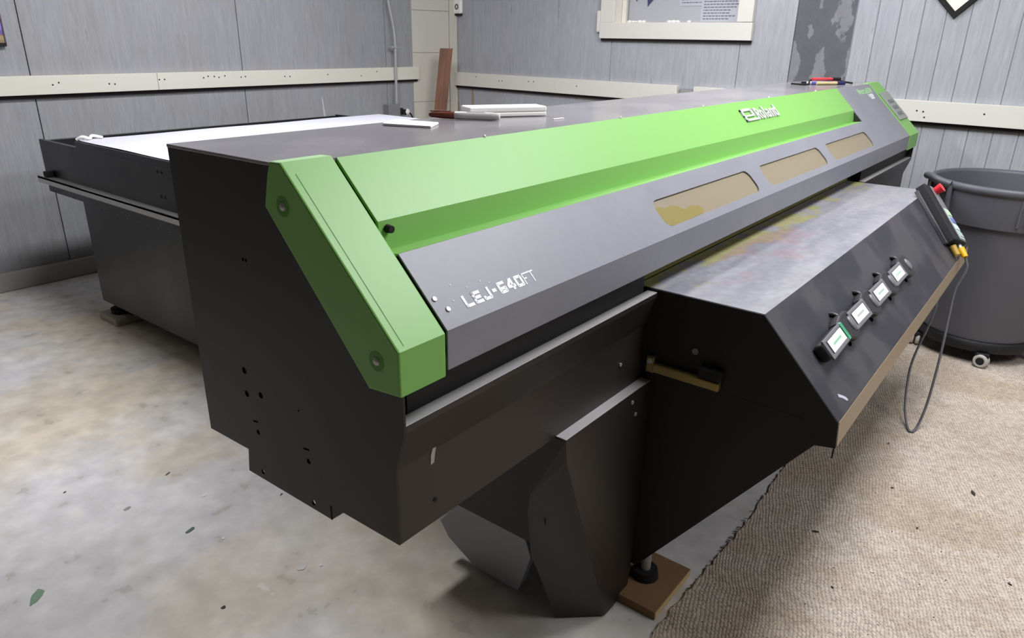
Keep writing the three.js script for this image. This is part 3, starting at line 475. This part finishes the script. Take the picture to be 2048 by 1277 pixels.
{ // conduit and socket on the left wall
  const c = thing('wall_conduit', 'grey metal conduit pipe running down the plywood wall to a socket', 'conduit');
  part(c, 'pipe', tube([[3.325, 2.69, -3.6], [3.33, 1.6, -3.6], [3.34, 1.5, -3.597], [3.375, 1.3, -3.588], [3.375, 1.0, -3.588], [3.37, .79, -3.588]], .011, 60, 12), M.conduit);
  for (const y of [1.9, 1.2]) part(c, 'strap', box(3.33, 3.395, y, y + .012, -3.602, -3.574, .001), M.conduit);
  const s = thing('wall_socket', 'grey metal socket box at the foot of the conduit', 'socket'); part(s, 'box', box(3.28, 3.39, .69, .795, -3.64, -3.577, .004), M.outlet); part(s, 'cover_plate', box(3.275, 3.395, .685, .8, -3.577, -3.574, .002), M.outlet);
  const p = thing('power_plug', 'black and white power plug in the wall socket', 'plug'); part(p, 'plug', cyl(.018, .022, .04, 16).rotateX(Math.PI / 2).translate(3.43, .735, -3.575), M.rubber); part(p, 'plug_face', new THREE.SphereGeometry(.022, 16, 10).scale(1.1, 1, .5).translate(3.455, .737, -3.56), M.white); part(p, 'cord', tube([[3.46, .735, -3.56], [3.5, .71, -3.56], [3.53, .66, -3.58], [3.54, .3, -3.6], [3.54, .02, -3.6]], .006, 20, 8), M.rubber); part(p, 'adapter', box(3.397, 3.425, .715, .765, -3.62, -3.57, .004), M.rubber);
  // white sensor on the right wall
  const d = thing('wall_sensor', 'small white rounded wall unit with a ring mark beside the corner column', 'sensor'); const D = (n, g, m) => part(d, n, rw(g), m);
  D('case', box(.035, .125, 1.455, 1.63, .001, .035, .014), M.white); D('ring', new THREE.TorusGeometry(.017, .0035, 8, 28).translate(.082, 1.505, .035), M.rubber); D('ring_centre', new THREE.TorusGeometry(.008, .0015, 8, 20).translate(.082, 1.505, .035), M.plasticL); D('foot', box(.045, .115, 1.442, 1.456, .001, .028, .004), M.rubber);
  const o2 = thing('rail_socket', 'metal socket box set into the notch of the white rail', 'socket'); part(o2, 'box', rw(box(2.115, 2.212, .967, 1.003, 0, .03, .003)), M.outlet); part(o2, 'plate', rw(box(2.122, 2.205, .97, .999, .03, .032, .002)), M.steel);
  // framed diamond sign
  const h = thing('diamond_sign', 'diamond shaped sign with a thick black frame and orange print', 'sign'); const q = .28, rm = new THREE.Matrix4().makeRotationZ(Math.PI / 4).setPosition(3.567, 1.406 + q * .7071, 0);
  part(h, 'frame', rw(uvm(extrude(shapeOf([[-q / 2, -q / 2], [q / 2, -q / 2], [q / 2, q / 2], [-q / 2, q / 2]], [[[-q / 2 + .024, -q / 2 + .024], [-q / 2 + .024, q / 2 - .024], [q / 2 - .024, q / 2 - .024], [q / 2 - .024, -q / 2 + .024]]]), .016, .002)).applyMatrix4(rm)), M.rubber);
  const st = canvasTex(256, 256, (x, w, hh) => { x.fillStyle = '#f6efe2'; x.fillRect(0, 0, w, hh); x.fillStyle = '#e9a25a'; for (const [a, b2, r] of [[30, 170, 40], [80, 120, 55], [150, 100, 60], [190, 60, 45], [120, 160, 30]]) { x.beginPath(); x.ellipse(a, b2, r, r * .6, .6, 0, 7); x.fill(); } x.fillStyle = '#f3d29a'; for (const [a, b2, r] of [[60, 190, 26], [110, 130, 30], [170, 110, 26]]) { x.beginPath(); x.ellipse(a, b2, r, r * .5, .5, 0, 7); x.fill(); } });
  part(h, 'print', rw(new THREE.BoxGeometry(q - .046, q - .046, .003).translate(0, 0, .006).applyMatrix4(rm)), std(0xffffff, .5, { map: st }));
  // poster at the far side of the left wall
  const pt = canvasTex(128, 256, (x, w, hh) => { x.fillStyle = '#8d7a5a'; x.fillRect(0, 0, w, hh); x.fillStyle = '#e4e2ea'; x.fillRect(0, 0, w, 70); x.fillStyle = '#8c7cc0'; x.fillRect(0, 90, w, 70); x.fillStyle = '#6b5a96'; x.fillRect(0, 150, w, 40); x.fillStyle = '#a48f6a'; x.fillRect(0, 200, w, 30); });
  const po = thing('wall_poster', 'purple and brown framed picture hanging on the plywood wall', 'picture'); part(po, 'print', new THREE.BoxGeometry(.274, .145, .016).translate(.697, 1.2875, -3.63), std(0xffffff, .6, { map: pt })); part(po, 'bottom_bar', box(.555, .838, 1.2, 1.216, -3.638, -3.616, .002), M.rubber); part(po, 'side_bar', box(.834, .84, 1.21, 1.36, -3.638, -3.618, .001), std(0x53474f, .6));
}
{ // bin on a dolly
  const b = thing('waste_bin', 'grey round plastic waste bin with moulded handles by the wall', 'bin'); const cx = 3.08, cz = .44; b.position.set(cx, 0, cz);
  const prof = [[.0001, .10], [.215, .10], [.226, .115], [.268, .598], [.272, .60], [.284, .602], [.294, .725], [.294, .735], [.302, .737], [.305, .748], [.303, .762], [.292, .766], [.285, .75], [.262, .6], [.22, .13], [.0001, .125]];
  const g = new THREE.LatheGeometry(prof.map(p => V2(...p)), 96); part(b, 'body', uvm(g), M.bin);
  for (const a of [4.15, 1.01]) { const hd = []; const ring = []; for (let i = -6; i <= 6; i++) { const t = a + i * .05, r = .335 - .03 * Math.pow(Math.abs(i) / 6, 3); ring.push([Math.cos(t) * r, .752 + .018 * Math.cos(i / 6 * 1.5), Math.sin(t) * r]); }
    hd.push(tube(ring, .014, 40, 10)); for (const i of [-6, 6]) { const t = a + i * .05; hd.push(tube([[Math.cos(t) * .303, .75, Math.sin(t) * .303], [Math.cos(t) * .30, .68, Math.sin(t) * .30], [Math.cos(t) * .288, .61, Math.sin(t) * .288]], .011, 12, 8)); }
    part(b, 'handle', hd, M.bin); }
  for (let i = 0; i < 3; i++) { const t = 2.72 + i * .1; part(b, 'rib', box(.284, .297, .62, .73, -.004, .004, .002).applyMatrix4(new THREE.Matrix4().makeRotationY(-t)), M.bin); }
  const d = thing('bin_dolly', 'black wheeled dolly under the grey waste bin', 'dolly'); d.position.set(cx, 0, cz);
  part(d, 'deck', new THREE.LatheGeometry([[.0001, .066], [.232, .066], [.24, .075], [.24, .095], [.234, .112], [.228, .112], [.226, .098], [.0001, .098]].map(p => V2(...p)), 64), M.dolly);
  for (let i = 0; i < 5; i++) { const t = Math.PI - .28 + i * 1.2566, r = .225, x = Math.cos(t) * r, z = Math.sin(t) * r; const arm = part(d, 'caster', [box(-.03, .03, .05, .07, -.025, .025, .004).applyMatrix4(new THREE.Matrix4().makeRotationY(-t).setPosition(x, 0, z))], M.dolly);
    const wr = .029; const wm = new THREE.Matrix4().makeRotationY(-t + 1.1).setPosition(x * 1.1, wr + .009, z * 1.1); for (const s of [-1, 1]) part(arm, 'wheel', new THREE.TorusGeometry(wr * .72, wr * .28, 10, 28).scale(1, 1, 1.1).translate(0, 0, s * .012).applyMatrix4(wm), M.wheel, 'pale rubber wheel'); part(arm, 'hub', cyl(.016, .016, .04, 16).rotateX(Math.PI / 2).applyMatrix4(wm), M.dolly); }
  const mg = thing('magenta_box', 'dark magenta plastic crate on the floor by the bin', 'crate'); part(mg, 'wall', [box(3.3, 3.312, .008, .14, .62, .89, .004), box(3.312, 3.57, .008, .14, .62, .632, .004), box(3.312, 3.57, .008, .14, .878, .89, .004), box(3.56, 3.572, .008, .14, .632, .878, .004)], std(0x7a1246, .5)); part(mg, 'bottom', box(3.312, 3.56, .008, .018, .632, .878, .001), std(0x7a1246, .5)); part(mg, 'lip', [box(3.292, 3.316, .13, .146, .614, .896, .004)], std(0xb03a74, .5)); mg.position.set(-.025, 0, -.025);
}
renderer.render(scene, camera);
